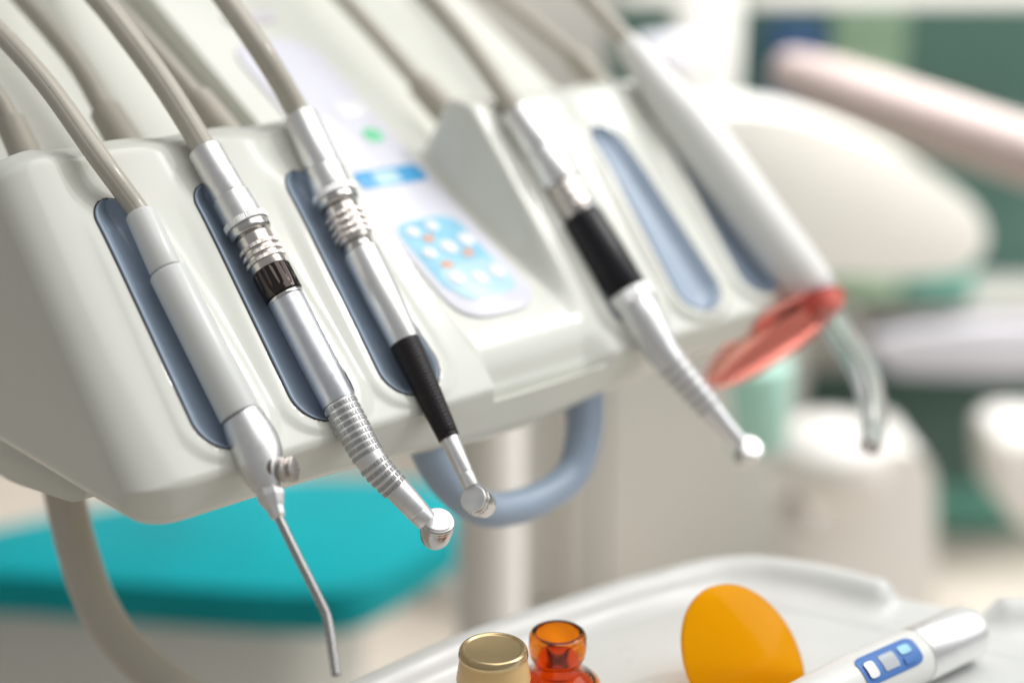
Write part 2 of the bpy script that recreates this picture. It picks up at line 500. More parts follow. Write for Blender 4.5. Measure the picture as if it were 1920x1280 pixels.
# rear housing: sloping deck behind the holders, and the raised ramp that carries the control panel
deck = [(168, 40), (168, 84), (185, 92), (470, 92 + 285 * math.tan(RB)), (520, 250), (520, -30), (168, -30)]
prism('rear_housing', rounded([(-0.046, y * MM, z * MM) for y, z in deck], 0.02), (0.505, 0, 0), M['cream'], unit, bev=0.012, seg=5)
rs = [(135, 60), (135, rampz(135)), (480, rampz(480)), (515, rampz(480) - 20), (515, 60)]
prism('panel_ramp', rounded([(0.160, y * MM, (z - 1.6) * MM) for y, z in rs], 0.02), (0.112, 0, 0), M['cream'], unit, bev=0.011, seg=6)

# control panel print plate with keys
def rplate(name, u0, u1, s0, s1, h0, h1, r, m, parent, bev=0.0006):
    o = rounded([ramp(u0, s0, h0), ramp(u1, s0, h0), ramp(u1, s1, h0), ramp(u0, s1, h0)], r * MM, 8)
    return prism(name, o, RN * (h1 - h0) * MM, m, parent, bev=bev, seg=2)
cpan = rplate('control_panel', 184, 250, 14, 296, -2.2, 0.6, 24, M['panel'], unit)
rplate('keypad', 189, 240, 34, 102, 0.55, 0.95, 16, M['key_blue'], cpan, 0.0002)
rplate('keypad_field', 193, 242, 28, 60, 0.9, 1.15, 14, M['key_pale'], cpan, 0.0002)
for (u, s, r) in [(203, 48, 6), (219, 44, 6), (235, 46, 6), (199, 72, 5), (216, 74, 6), (233, 77, 6), (200, 92, 5), (217, 94, 5)]:
    b = lathe('button', ramp(u, s, 1.0), ramp(u, s, 2.2), [(0, r * MM), (0.6, r * MM), (1, r * 0.75 * MM)], M['key_white'], cpan, seg=28, ch=0.0002)
for (u, s) in [(206, 84), (225, 66), (203, 60)]:
    rplate('mark', u - 3, u + 5, s - 3, s + 3, 1.1, 1.5, 2, M['key_orange'], cpan, 0.0001)
rplate('display', 192, 246, 136, 152, 0.55, 1.2, 5, M['key_blue2'], cpan, 0.0002)
rplate('display_window', 206, 226, 138, 150, 1.1, 1.5, 3, M['key_pale'], cpan, 0.0002)
rplate('indicator', 226, 240, 178, 192, 0.55, 1.3, 6, M['key_green'], cpan, 0.0002)
rplate('indicator', 222, 246, 206, 222, 0.55, 1.3, 6, M['key_white'], cpan, 0.0002)
rplate('slot_bar', 200, 240, 318, 330, -2.0, 0.4, 5, M['lav'], unit)

# blue-grey pull handle under the middle
Yv = np.array([0, 1.0, 0])
hp = [(145, 14, -30), (147, 12, -46), (157, 6, -70), (178, 2, -92), (205, 0, -99), (235, 0, -98), (258, 2, -90), (271, 6, -70), (275, 10, -48), (275, 12, -28)]
sweep('pull_handle', [np.array(p) * MM for p in hp], [0.0125, 0.0125, 0.0118, 0.011, 0.0108, 0.0108, 0.011, 0.0118, 0.0125, 0.0125], M['handle'], unit, seg=32, n=10)
# support column and arm that carry the console
lathe('support_column', (0.485, 0.33, -0.8), (0.485, 0.33, -0.03), [(0, 0.045), (0.02, 0.032), (1, 0.032)], M['offwhite'], unit)
# small parting seam between holder body and lower shell
# thick hose hanging below the console (its far end runs out of the picture)
low = [(110, 905, .90), (128, 960, .89), (148, 1040, .885), (178, 1125, .88), (225, 1200, .875), (290, 1262, .87), (380, 1320, .87), (520, 1400, .9), (700, 1440, 1.0)]
lp = [CAM + ray(x, y) * z for x, y, z in low]
lp[0] = lp[0] + np.array([0, 0, 0.02])
sweep('looped_hose', lp, [0.0122] * len(lp), M['hose_plain'], None, seg=32, n=10,
      label='thick beige hose hanging in a curve below the left end of the console', cat='hose')

# ------------------------------------------------------------------ instruments
def stations(lst, h):
    pts = [onface(x, y, h) for x, y, r in lst]
    return pts, [r * depth(p) / FPX for p, (x, y, r) in zip(pts, lst)]

def seg_part(name, a, b, prof, m, parent, h, **kw):
    """straight turned section between photo points a and b; prof radii in photo pixels."""
    A, B = onface(*a, h), onface(*b, h)
    k = (depth(A) + depth(B)) / 2 / FPX
    return lathe(name, A, B, [(t, r * k) for t, r in prof], m, parent, **kw)

def teeth(n, amp):
    def f(ang, t, r):
        return 1 + amp * np.sign(np.sin(ang * n)) if r > 0 else np.ones_like(ang)
    return f

def knurl(name, c, d, rpx, wpx, m, parent, h, n=44, amp=0.012):
    """knurled ring centred at photo point c, axis along photo direction d."""
    c = np.array(c, float); d = np.array(d, float); d /= np.linalg.norm(d)
    return seg_part(name, c - d * wpx / 2, c + d * wpx / 2, [(0, rpx * 0.95), (0.12, rpx), (0.88, rpx), (1, rpx * 0.95)], m, parent, h,
                    seg=n * 4, ch=0, radial=teeth(n, amp), smooth=25)

def hose_section(ang):
    q = np.ones_like(ang)
    for a0 in (0.9, 1.25, 4.0):
        q -= 0.035 * np.exp(-((np.angle(np.exp(1j * (ang - a0)))) / 0.09) ** 2)
    return q

def hose(parent, xs, start, path, back, r, r2, rel_r):
    """hose from the instrument (3D start), over photo points on the plane X = xs, looping to its sleeve behind."""
    P = [np.asarray(p) for p in start]
    n = len(path)
    for k, q in enumerate(path):
        P.append(hit(*q, XA * xs, XA))
    last = P[-1]; X1 = last[0]
    B = [hit(*q, XA * xs, XA) for q in back]
    e = B[-1]
    mid = [last + np.array([0.0, 0.075, 0.055]), last + np.array([0.004, 0.17, 0.10]), e + np.array([0.004, 0.17, 0.12]),
           e + np.array([0.002, 0.16, 0.055]), e + np.array([0.0, 0.075, 0.022])]
    pts = P + mid + B[::-1]
    rad = [r] * len(P) + [r] * 2 + [r2] * (len(pts) - len(P) - 2)
    ho = sweep('hose', pts, rad, M['hose'], parent, seg=72, n=10, section=hose_section, smooth=60)
    a, b = B[0], B[1]
    t = (b - a) / np.linalg.norm(b - a)
    sweep('strain_relief', [a - t * 0.06, a - t * 0.02, a, b - t * 0.003, b], [rel_r * 1.14, rel_r * 1.1, rel_r * 1.06, rel_r * 0.99, rel_r * 0.95], M['relief'], ho, seg=48, n=6)
    return ho

# 1 --- three-way syringe
h = 5.0
s1 = thing('air_water_syringe', 'pale grey air and water syringe with bent steel nozzle, nearest the left end', 'dental syringe', onface(380, 640, h), 'instruments resting in the console')
seg_part('sleeve', (263, 400), (312, 507), [(0, 28.5), (0.04, 30), (1, 31.5)], M['syr'], s1, h, ch=0.0012)
seg_part('body', (315, 510), (450, 778), [(0, 36), (0.012, 38), (1, 38.8)], M['syr'], s1, h, ch=0.001)
pts, rr = stations([(451, 780, 38.5), (456, 788, 40.5), (463, 802, 43), (475, 826, 46.5), (484, 849, 46.5), (489, 870, 43), (497, 895, 36), (505, 915, 28)], h)
hd = sweep('head', pts, rr, M['alu'], s1, seg=48, n=6)
bd = (CR * 0.80 - CF * 0.45 + CU * 0.12); bd /= np.linalg.norm(bd)
for (x, y, r, dz) in ((536, 881, 15, 0.0), (552, 879, 15, 0.001)):
    c = onface(x, y, h + 5); c = c - ray(x, y) * 0.007
    k = depth(c) / FPX
    tall = CU * 0.93 - CR * 0.2; tall -= bd * (tall @ bd); tall /= np.linalg.norm(tall); wide = np.cross(tall, bd)
    ol = [c + (tall * 25 * math.sin(a) + wide * (15 + 3 * math.cos(2 * a)) * 0.9 * math.cos(a)) * k for a in np.linspace(0, 2 * math.pi, 32, endpoint=False)]
    bt = prism('button', ol, -bd * 0.0028, M['nickel'], s1, bev=0.0007, seg=3)
    lathe('stem', c - bd * 0.0095, c - bd * 0.0029, [(0, 0.0022), (1, 0.0022)], M['nickel'], bt, seg=20)
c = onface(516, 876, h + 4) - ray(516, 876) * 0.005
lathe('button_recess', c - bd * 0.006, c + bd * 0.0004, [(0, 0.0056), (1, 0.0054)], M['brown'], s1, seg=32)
seg_part('nozzle_collar', (501, 909), (522, 971), [(0, 26), (0.35, 27.5), (0.62, 20), (0.66, 17.5), (0.93, 15), (1, 11)], M['alu'], s1, h, seg=8, ch=0.0004, smooth=15)
pts, rr = stations([(519, 962, 8.6), (548, 1022, 8.6), (580, 1086, 8.6), (600, 1126, 8.6), (611, 1150, 8.6), (617, 1175, 8.6), (623, 1215, 8.6), (630, 1265, 8.4)], h)
nz = sweep('nozzle', pts, rr, M['nozzle'], s1, seg=24, n=6, caps=False)
sweep('nozzle_bore', pts[-2:], [rr[-1] * 0.7] * 2, M['dark'], s1, seg=16, n=2)
hose(s1, -0.003, [onface(268, 412, h), onface(254, 388, h)], [(180, 288), (90, 162), (0, 62), (-80, -10)], [(58, 312), (20, 228), (-10, 175), (-90, 80)], 0.0058, 0.0056, 0.0086)

# 2 --- high-speed handpiece
h = 5.5
s2 = thing('turbine_handpiece', 'silver angled handpiece with black chrome collar and ribbed grip, second from the left', 'dental handpiece', onface(560, 640, h), 'instruments resting in the console')
ax = (255, 478)
seg_part('hose_sleeve', (383, 280), (432, 368), [(0, 31), (0.05, 32.5), (1, 33.5)], M['alu'], s2, h, ch=0.0006)
seg_part('coupling_sleeve', (432, 368), (459, 417), [(0, 35), (0.04, 36.5), (0.9, 38), (1, 38)], M['alu'], s2, h, ch=0.0006)
knurl('knurled_ring', (461, 419), ax, 43, 14, M['alu'], s2, h, n=70, amp=0.008)
seg_part('flange', (464.5, 426), (472.5, 441), [(0, 41), (0.7, 41.5), (1, 38)], M['steel'], s2, h)
seg_part('swivel', (472, 440), (507, 506), [(0, 30), (0.06, 30), (0.08, 35.5), (1, 35.5)], M['nickel'], s2, h)
for t in (0.40, 0.58, 0.76):
    knurl('swivel_ring', (472 + 35 * t, 440 + 66 * t), ax, 39, 8.5, M['nickel'], s2, h, n=80, amp=0.006)
def flutes(ang, t, r):
    if not 0.05 < t < 0.75 or r <= 0: return np.ones_like(ang)
    return 1 - 0.055 * (0.5 + 0.5 * np.cos(ang * 12)) ** 3 * (1 - t) * 1.3
prof = [(0, 34), (0.02, 37)] + [(x, 38.2) for x in np.linspace(0.06, 0.95, 14)] + [(1, 36.5)]
seg_part('collar', (507, 506), (533, 555), prof, M['black_chrome'], s2, h, seg=128, ch=0, radial=flutes, smooth=30)
seg_part('spacer_ring', (533, 555), (536.5, 561), [(0, 35.5), (1, 35.5)], M['steel'], s2, h)
seg_part('barrel', (536.5, 561), (636, 755), [(0, 33.5), (0.01, 34.6), (0.6, 34.2), (1, 33)], M['alu_blue'], s2, h)
gp, gr = stations([(636, 755, 31.6), (655, 790, 31.2), (672, 821, 30.6), (688, 849, 29.6), (704, 873, 28.2), (722, 894, 26.6), (742, 914, 25.4)], h)
sweep('grip', gp, gr, M['alu'], s2, seg=48, n=6)
cen = catmull(np.array([(636, 755, 33), (655, 790, 32.6), (672, 821, 32), (688, 849, 31), (704, 873, 29.6), (722, 894, 28), (742, 914, 26.8)]), 40)
arc = np.concatenate([[0], np.cumsum(np.hypot(*np.diff(cen[:, :2], axis=0).T))])
def at_arc(s):
    i = int(np.searchsorted(arc, s)); i = min(max(i, 2), len(cen) - 3)
    return cen[i], cen[i + 2, :2] - cen[i - 2, :2]
TOT = arc[-1]
for k in range(9):
    q, d = at_arc(8 + k * 12.6)
    knurl('grip_ring', q[:2], d, q[2] - 0.2, 9.2, M['knurl'], s2, h, n=54, amp=0.03)
for k in range(5):
    q, d = at_arc(TOT - 58 + k * 13.2)
    knurl('grip_ring', q[:2], d, q[2] + 0.2, 9.4, M['knurl'], s2, h, n=46, amp=0.032)
seg_part('neck', (741, 912), (801, 978), [(0, 25), (0.72, 22.5), (0.725, 22), (0.74, 22), (0.745, 22.3), (1, 20)], M['alu'], s2, h, ch=0.0002)
hn = CR * 0.15 + CU * 0.73 - CF * 0.665; hn /= np.linalg.norm(hn)
hc = onface(821, 976, h)
k = depth(hc) / FPX
head = lathe('head', hc - hn * 62 * k, hc + hn * 2 * k, [(0, 12 * k), (0.05, 22 * k), (0.2, 27.5 * k), (0.5, 31 * k), (0.82, 33 * k), (0.835, 32.4 * k), (0.85, 33 * k), (0.95, 33.2 * k), (1, 30 * k)], M['steel'], s2, seg=56, ch=0.0004)
lathe('push_cap', hc + hn * 0.5 * k, hc + hn * 6 * k, [(0, 28.5 * k), (0.8, 28.5 * k), (1, 26 * k)], M['alu'], head, seg=56, ch=0.0004)
A_ = onface(383, 280, h); B_ = onface(432, 368, h); t_ = (A_ - B_) / np.linalg.norm(A_ - B_)
hose(s2, 0.057, [A_ - t_ * 0.006, A_ + t_ * 0.006], [(300, 148), (215, 35), (150, -45)], [(243, 283), (198, 210), (140, 112), (40, -5), (-20, -60)], 0.0068, 0.0066, 0.0097)

# 3 --- contra-angle with black grip
h = 5.0
s3 = thing('contra_angle_handpiece', 'slim silver handpiece with dimpled black grip and round flat head, beside the control panel', 'dental handpiece', onface(720, 560, h), 'instruments resting in the console')
ax = (230, 480)
seg_part('hose_sleeve', (562, 218), (607, 318), [(0, 31), (0.05, 33), (1, 34.5)], M['white_metal'], s3, h, ch=0.0006)
seg_part('coupling_sleeve', (607, 318), (625, 362), [(0, 36), (0.05, 37.5), (1, 38.5)], M['white_metal'], s3, h, ch=0.0006)
knurl('knurled_ring', (627, 366), ax, 42.5, 14, M['alu'], s3, h, n=70, amp=0.008)
seg_part('flange', (630, 373), (637, 388), [(0, 41), (0.7, 41.5), (1, 36)], M['steel'], s3, h)
seg_part('swivel', (636, 386), (668, 455), [(0, 28), (0.06, 28), (0.08, 34), (1, 33)], M['nickel'], s3, h)
for t in (0.32, 0.50, 0.68, 0.84):
    knurl('swivel_ring', (636 + 32 * t, 386 + 69 * t), ax, 37.5, 8, M['nickel'], s3, h, n=80, amp=0.006)
seg_part('spacer_ring', (667, 453), (676, 472), [(0, 27), (0.3, 27), (0.35, 29), (1, 30)], M['steel'], s3, h)
seg_part('barrel', (676, 471), (759, 641), [(0, 33.5), (0.02, 35), (0.5, 33.5), (1, 29.5)], M['white_metal'], s3, h)
pts, rr = stations([(758, 640, 28.5), (775, 679, 28), (792, 719, 26.5), (812, 763, 23.5), (832, 803, 20.5), (841, 820, 20)], h)
seg_part('grip', (758, 640), (842, 821), [(0, 28.8), (0.02, 29.4)] + [(0.02 + 0.94 * t, 29.4 - 8.6 * t ** 1.3) for t in np.linspace(0.05, 1, 20)] + [(0.965, 20.0), (0.975, 21), (1, 20.5)], M['black'], s3, h, ch=0)
seg_part('neck', (841, 819), (884, 912), [(0, 18.5), (0.72, 15.5), (0.725, 15), (0.74, 15), (0.745, 15.6), (1, 15)], M['alu'], s3, h, ch=0.0002)
hn = -CR * 0.40 + CU * 0.34 - CF * 0.85; hn /= np.linalg.norm(hn)
hc = onface(889, 936, h); k = depth(hc) / FPX
head = lathe('head', hc - hn * 52 * k, hc + hn * 2 * k, [(0, 18 * k), (0.06, 24 * k), (0.5, 27 * k), (0.78, 27 * k), (0.8, 25.5 * k), (0.83, 25.5 * k), (0.85, 27.5 * k), (1, 27 * k)], M['steel'], s3, seg=56, ch=0.0004)
lathe('push_cap', hc + hn * 1 * k, hc + hn * 7 * k, [(0, 26 * k), (0.8, 26 * k), (1, 24 * k)], M['alu'], head, seg=56, ch=0.0004)
A_ = onface(562, 218, h); B_ = onface(607, 318, h); t_ = (A_ - B_) / np.linalg.norm(A_ - B_)
hose(s3, 0.116, [A_ - t_ * 0.006, A_ + t_ * 0.006], [(488, 92), (412, -15), (360, -80)], [(428, 255), (372, 186), (290, 92), (205, 5), (130, -60)], 0.0068, 0.0058, 0.0090)

# 4 --- motor handpiece on the right block
h = 7.0
s4 = thing('micromotor_handpiece', 'silver tapered handpiece with smooth black motor sleeve, right of the control panel', 'dental handpiece', onface(1140, 480, h), 'instruments resting in the console')
ax = (90, 150)
seg_part('hose_sleeve', (967, 208), (1015, 285), [(0, 31), (0.06, 33), (1, 36)], M['white_metal'], s4, h, ch=0.0008)
seg_part('coupling_sleeve', (1015, 285), (1052, 345), [(0, 38), (0.05, 39), (1, 39)], M['white_metal'], s4, h, ch=0.0008)
seg_part('swivel', (1051, 344), (1088, 406), [(0, 31), (1, 31)], M['nickel'], s4, h)
for t in (0.2, 0.45, 0.7):
    knurl('swivel_ring', (1051 + 37 * t, 344 + 62 * t), ax, 34, 9, M['nickel'], s4, h, n=60, amp=0.006)
seg_part('motor_sleeve', (1086, 403), (1176, 553), [(0, 36), (0.05, 41), (0.5, 43), (1, 42.5)], M['black_smooth'], s4, h, ch=0.0015)
knurl('knurled_ring', (1180, 560), ax, 44, 26, M['white_metal'], s4, h, n=40, amp=0.012)
pts, rr = stations([(1186, 570, 41), (1204, 600, 41), (1222, 630, 37), (1245, 664, 31), (1275, 700, 27), (1305, 735, 25), (1330, 765, 23), (1360, 800, 19), (1388, 832, 17)], h)
sweep('barrel', pts, rr, M['alu'], s4, seg=48, n=6)
for k in range(6):
    knurl('grip_ring', (1262 + k * 13, 686 + k * 15), (13, 15), 29.6 - k * 0.9, 8, M['knurl'], s4, h, n=44, amp=0.014)
hn = CR * 0.2 + CU * 0.62 - CF * 0.75; hn /= np.linalg.norm(hn)
hc = onface(1406, 838, h); k = depth(hc) / FPX
head = lathe('head', hc - hn * 42 * k, hc + hn * 2 * k, [(0, 12 * k), (0.1, 20 * k), (0.5, 24 * k), (1, 25 * k)], M['steel'], s4, seg=40, ch=0.0004)
lathe('push_cap', hc + hn * 1 * k, hc + hn * 6 * k, [(0, 22.5 * k), (0.8, 22.5 * k), (1, 20 * k)], M['alu'], head, seg=40, ch=0.0004)
A_ = onface(967, 208, h); B_ = onface(1015, 285, h); t_ = (A_ - B_) / np.linalg.norm(A_ - B_)
hose(s4, 0.303, [A_ - t_ * 0.006, A_ + t_ * 0.006], [(880, 84), (795, -15), (740, -70)], [(836, 212), (788, 160), (720, 82), (640, -5), (580, -60)], 0.0070, 0.0062, 0.0096)

# 5 --- fat white light wand with red eye shield and clear curved guide
h = 12.0
s5 = thing('curing_light_wand', 'thick white light wand with clear curved tip and red shield, at the far right end', 'curing light', onface(1390, 340, h), 'instruments resting in the console')
pts, rr = stations([(1176, 78, 20), (1186, 94, 25), (1208, 126, 31), (1245, 178, 41), (1290, 235, 50), (1340, 303, 54), (1400, 385, 54), (1455, 457, 52), (1500, 514, 49), (1520, 540, 46)], h)
sweep('wand_body', pts, rr, M['white'], s5, seg=56, n=8)
seg_part('end_ring', (1519, 538), (1530, 552), [(0, 44), (1, 42)], M['lav'], s5, h)
seg_part('nose', (1529, 551), (1552, 590), [(0, 40), (0.5, 34), (1, 28)], M['white'], s5, h, ch=0.001)
pts, rr = stations([(1548, 584, 26), (1572, 622, 27), (1600, 665, 27), (1624, 712, 26.5), (1636, 765, 26), (1636, 812, 24), (1630, 838, 20)], h)
sweep('light_guide', pts, rr, M['clear'], s5, seg=40, n=8)
c = CAM + ray(1452, 636) * depth(onface(1540, 575, h))
la = CR * 0.73 + CU * 0.56 - CF * 0.38; la /= np.linalg.norm(la)
wa = np.cross(la, -CF * 0.80 + CU * 0.15 - CR * 0.3); wa -= la * (wa @ la); wa /= np.linalg.norm(wa)
nn = np.cross(la, wa)
# tilt the plate so that it shows as a narrow oval
ca, sa = math.cos(math.radians(62)), math.sin(math.radians(62))
wa, nn = wa * ca + nn * sa, nn * ca - wa * sa
out = [c + la * 0.060 * math.cos(a) + wa * 0.023 * math.sin(a) for a in np.linspace(0, 2 * math.pi, 56, endpoint=False)]
prism('eye_shield', out, nn * 0.003, M['red'], s5, bev=0.0008, seg=2, label='translucent red oval eye shield')
A_, B_ = onface(1186, 94, h), onface(1245, 178, h); t_ = (A_ - B_) / np.linalg.norm(A_ - B_)
hose(s5, A_[0], [A_ - t_ * 0.01, A_ + t_ * 0.01], [(1128, 26), (1085, -20), (1040, -60)], [(1122, 160), (1078, 110), (1000, 46), (925, -10), (860, -55)], 0.0066, 0.0062, 0.0092)

# ------------------------------------------------------------------ tray with its contents
TZ = -0.174
ZA = np.array([0, 0, 1.0])
tray = thing('instrument_tray', 'pale rounded plastic tray below the console holding bottles and a curing light', 'tray', (0.25, -0.2, TZ))
rim_px = [(560, 1345), (700, 1272), (870, 1196), (1043, 1136), (1180, 1092), (1290, 1064), (1360, 1050), (1430, 1048), (1540, 1064), (1640, 1090), (1700, 1104), (1800, 1122), (1900, 1130)]
rim = [hit(x, y, ZA * (TZ + 0.016), ZA) for x, y in rim_px]
rim += [np.array([0.474, -0.262, TZ + 0.016]), np.array([0.462, -0.37, TZ + 0.016]), np.array([0.36, -0.46, TZ + 0.016]), np.array([0.0, -0.30, TZ + 0.016]), np.array([-0.02, -0.12, TZ + 0.016])]
rim = np.array(rounded(rim, 0.045, 4)); rim[:, 2] = 0
ctr = rim.mean(axis=0)
per = np.diff(np.vstack([rim, rim[:1]]), axis=0)
nrm = np.stack([per[:, 1], -per[:, 0], 0 * per[:, 0]], 1); nrm = nrm + np.roll(nrm, 1, axis=0)
nrm /= np.linalg.norm(nrm, axis=1)[:, None]
sgn = np.sign(((rim - ctr) * nrm).sum(1)); nrm = nrm * sgn[:, None]
notch0, notch1 = hit(1655, 1100, ZA * (TZ + 0.016), ZA), hit(1880, 1128, ZA * (TZ + 0.016), ZA)
def rim_h(p):
    t = ((p - notch0) @ (notch1 - notch0)) / ((notch1 - notch0) @ (notch1 - notch0))
    near = np.linalg.norm((p - notch0)[:2] - t * (notch1 - notch0)[:2]) < 0.03
    return 0.016 - (0.0115 * float(sstep(0.0, 0.12, np.array(t)) * (1 - sstep(0.88, 1.0, np.array(t)))) if near else 0)
fine = []
for i in range(len(rim)):
    a, b = rim[i], rim[(i + 1) % len(rim)]; na, nb = nrm[i], nrm[(i + 1) % len(rim)]
    m_ = max(1, int(np.linalg.norm(b - a) / 0.004))
    for j in range(m_): fine.append((a + (b - a) * j / m_, na + (nb - na) * j / m_))
prof = [(0.004, -0.010), (0.009, 0.6), (0.0085, 0.93), (0.006, 1.0), (0.002, 0.99), (-0.002, 0.9), (-0.006, 0.55), (-0.012, 0.22), (-0.020, 0.04), (-0.028, 0.0)]
V = []
for off, hh in prof:
    for p, nn_ in fine:
        H = rim_h(p)
        V.append(p + nn_ * off + ZA * (TZ + (hh * H if hh >= 0 else hh)))
n_ = len(fine)
Fc = grid_faces(len(prof), n_)
Fc.append(tuple(range((len(prof) - 1) * n_, len(prof) * n_)))
mk('tray_dish', V, Fc, M['tray'], tray, smooth=60)
lathe('tray_post', (0.2, -0.27, -0.8), (0.2, -0.27, TZ - 0.009), [(0, 0.12), (0.03, 0.11), (0.05, 0.025), (0.95, 0.025), (0.96, 0.06), (1, 0.06)], M['offwhite'], tray)

# bottles
def bottle_axis(x, y, z):
    p = CAM + ray(x, y) * z
    return p
z1 = 0.752
top = bottle_axis(925, 1215, z1); k = z1 / FPX
b1 = thing('capped_bottle', 'small bottle with tapered honey-coloured cap at the front of the tray', 'bottle', (top[0], top[1], TZ), 'bottles on the tray')
def updisc(name, c, prof, m, parent, **kw):
    """turned body: prof (height in photo px below c, radius px)"""
    zs = [p[0] for p in prof]; z0, z1_ = min(zs), max(zs)
    A = c - ZA * 0; 
    V, ang = [], np.arange(56) * 2 * math.pi / 56
    kk = kw.pop('k')
    pr = [(p[0] * kk, p[1] * kk) for p in prof]
    pr = chamfer(pr, 0.0006)
    for d, r in pr:
        for a in ang: V.append((c[0] + max(r, 1e-6) * math.cos(a), c[1] + max(r, 1e-6) * math.sin(a), c[2] - d))
    return mk(name, V, grid_faces(len(pr), 56), m, parent, **kw)
cap = updisc('cap', top, [(2, 0), (2, 52), (-1, 55), (-1, 60), (3, 63), (14, 64.5), (16, 63.5), (22, 64), (62, 70.5), (66, 70), (66, 55), (60, 50), (60, 0)], M['cap'], b1, k=k)
updisc('gold_band', top, [(1, 0), (1, 53), (-2, 56), (-2, 61), (2, 64.2), (9, 65.6), (14, 66.2), (14, 64)], M['gold'], cap, k=k)
hb = (top[2] - TZ) / k
updisc('glass_body', top, [(60, 0), (60, 54), (80, 56), (100, 78), (hb - 8, 80), (hb, 74), (hb, 0)], M['peach'], b1, k=k)
z2 = 0.79
top = bottle_axis(1046, 1184, z2); k = z2 / FPX
b2 = thing('amber_bottle', 'open amber glass bottle standing behind the capped bottle', 'bottle', (top[0], top[1], TZ), 'bottles on the tray')
hb = (top[2] - TZ) / k
updisc('glass', top, [(0, 41), (-1, 46), (2, 51), (8, 54), (30, 55), (50, 52), (56, 47), (64, 45.5), (76, 46.5), (84, 52), (92, 66), (104, 80), (120, 86), (hb - 10, 86), (hb - 1, 80), (hb - 1, 0),
                           (hb - 9, 0), (hb - 9, 74), (hb - 16, 79), (124, 79), (108, 72), (94, 56), (82, 42), (60, 39), (6, 39), (0, 41)], M['amber'], b2, k=k)

# curing light lying on the tray, with its orange shield
cz = TZ + 0.0165
A_ = hit(1800, 1190, ZA * (cz), ZA); B_ = hit(1545, 1306, ZA * cz, ZA)
cl = thing('curing_light', 'silver-white cordless curing light with blue keypad lying on the tray', 'curing light', ((A_[0] + B_[0]) / 2, (A_[1] + B_[1]) / 2, TZ))
t_, n_a, b_a = frame_of(B_ - A_)
L = np.linalg.norm(B_ - A_)
rb = 0.0162
end = A_ - t_ * 0.012
split = A_ + t_ * 0.042
lathe('battery_handle', end, split, [(0, 0.008), (0.03, 0.0125), (0.1, 0.0158), (0.2, rb), (1, rb)], M['white_metal'], cl, ch=0.0006, seg=64)
front = B_ + t_ * 0.05
lathe('keypad_housing', split + t_ * 0.0006, front, [(0, rb * 0.97), (0.01, rb), (0.45, rb), (0.8, 0.0135), (1, 0.010)], M['white'], cl, ch=0.0006, seg=64)
up = ZA - t_ * (ZA @ t_); up /= np.linalg.norm(up)
side = np.cross(t_, up)
if side @ (CAM - A_) < 0: side = -side
def patch(name, s0, s1, a0, a1, r, m, parent, rnd=0.3):
    V = []; ns, na = 30, 20
    for i in range(ns):
        f = i / (ns - 1); sx = s0 + (s1 - s0) * f
        e = math.sqrt(max(0, 1 - max(0, (abs(2 * f - 1) - (1 - rnd)) / rnd) ** 2)) * 0.35 + 0.65 if abs(2 * f - 1) > 1 - rnd else 1
        for j in range(na):
            g = -1 + 2 * j / (na - 1); a = (a0 + a1) / 2 + (a1 - a0) / 2 * g * e
            V.append(A_ + t_ * sx + (up * math.cos(a) + side * math.sin(a)) * r)
    return mk(name, V, grid_faces(ns, na, False), m, parent)
kp = patch('keypad', 0.052, 0.099, 0.10, 1.15, rb + 0.0005, M['label_blue'], cl)
patch('display', 0.071, 0.083, 0.36, 0.92, rb + 0.0009, M['lcd'], kp, 0.1)
patch('key', 0.0885, 0.096, 0.40, 0.95, rb + 0.0016, M['key_white'], kp, 0.8)
patch('key', 0.058, 0.067, 0.34, 0.66, rb + 0.0012, M['key_blue'], kp, 0.8)
patch('key', 0.058, 0.067, 0.72, 1.0, rb + 0.0012, M['label_blue'], kp, 0.8)
# shield disc (stands on edge round the tip of the light)
zc = 0.815
c = CAM + ray(1410, 1240) * zc; k = zc / FPX
la = CR * 0.52 - CU * 0.80 + CF * 0.05; la /= np.linalg.norm(la)
mi = CR * 0.80 + CU * 0.50 + CF * 0.55; mi -= la * (mi @ la); mi /= np.linalg.norm(mi)
nn = np.cross(la, mi); nn /= np.linalg.norm(nn)
if nn @ CF > 0: nn = -nn
RM, Rm = 156 * k, 124 * k
V = []; rows = 14; segs = 72
for side_ in (0, 1):
    for i in range(rows):
        f = (i + 1) / rows
        for j in range(segs):
            a = j * 2 * math.pi / segs
            dish = -0.006 * f * f
            V.append(c + la * RM * f * math.cos(a) + mi * Rm * f * math.sin(a) + nn * (dish - side_ * 0.0036))
Fc = []
for side_ in (0, 1):
    o_ = side_ * rows * segs
    Fc += [tuple(o_ + q for q in f) for f in grid_faces(rows, segs)]
    Fc.append(tuple(o_ + j for j in range(segs)))
for j in range(segs):
    k2 = (j + 1) % segs; a = (rows - 1) * segs
    Fc.append((a + j, a + k2, rows * segs + a + k2, rows * segs + a + j))
shield = thing('light_shield', 'bright orange translucent oval shield standing on the tray beside the curing light', 'light shield', (c[0], c[1], TZ))
mk('shield_disc', V, Fc, M['orange'], shield, smooth=40)
e0 = c + la * RM * 0.2; 
lathe('mounting_pin', c + la * RM * 0.97 - nn * 0.012, c + la * RM * 0.97, [(0, 0.006), (1, 0.006)], M['orange'], shield)

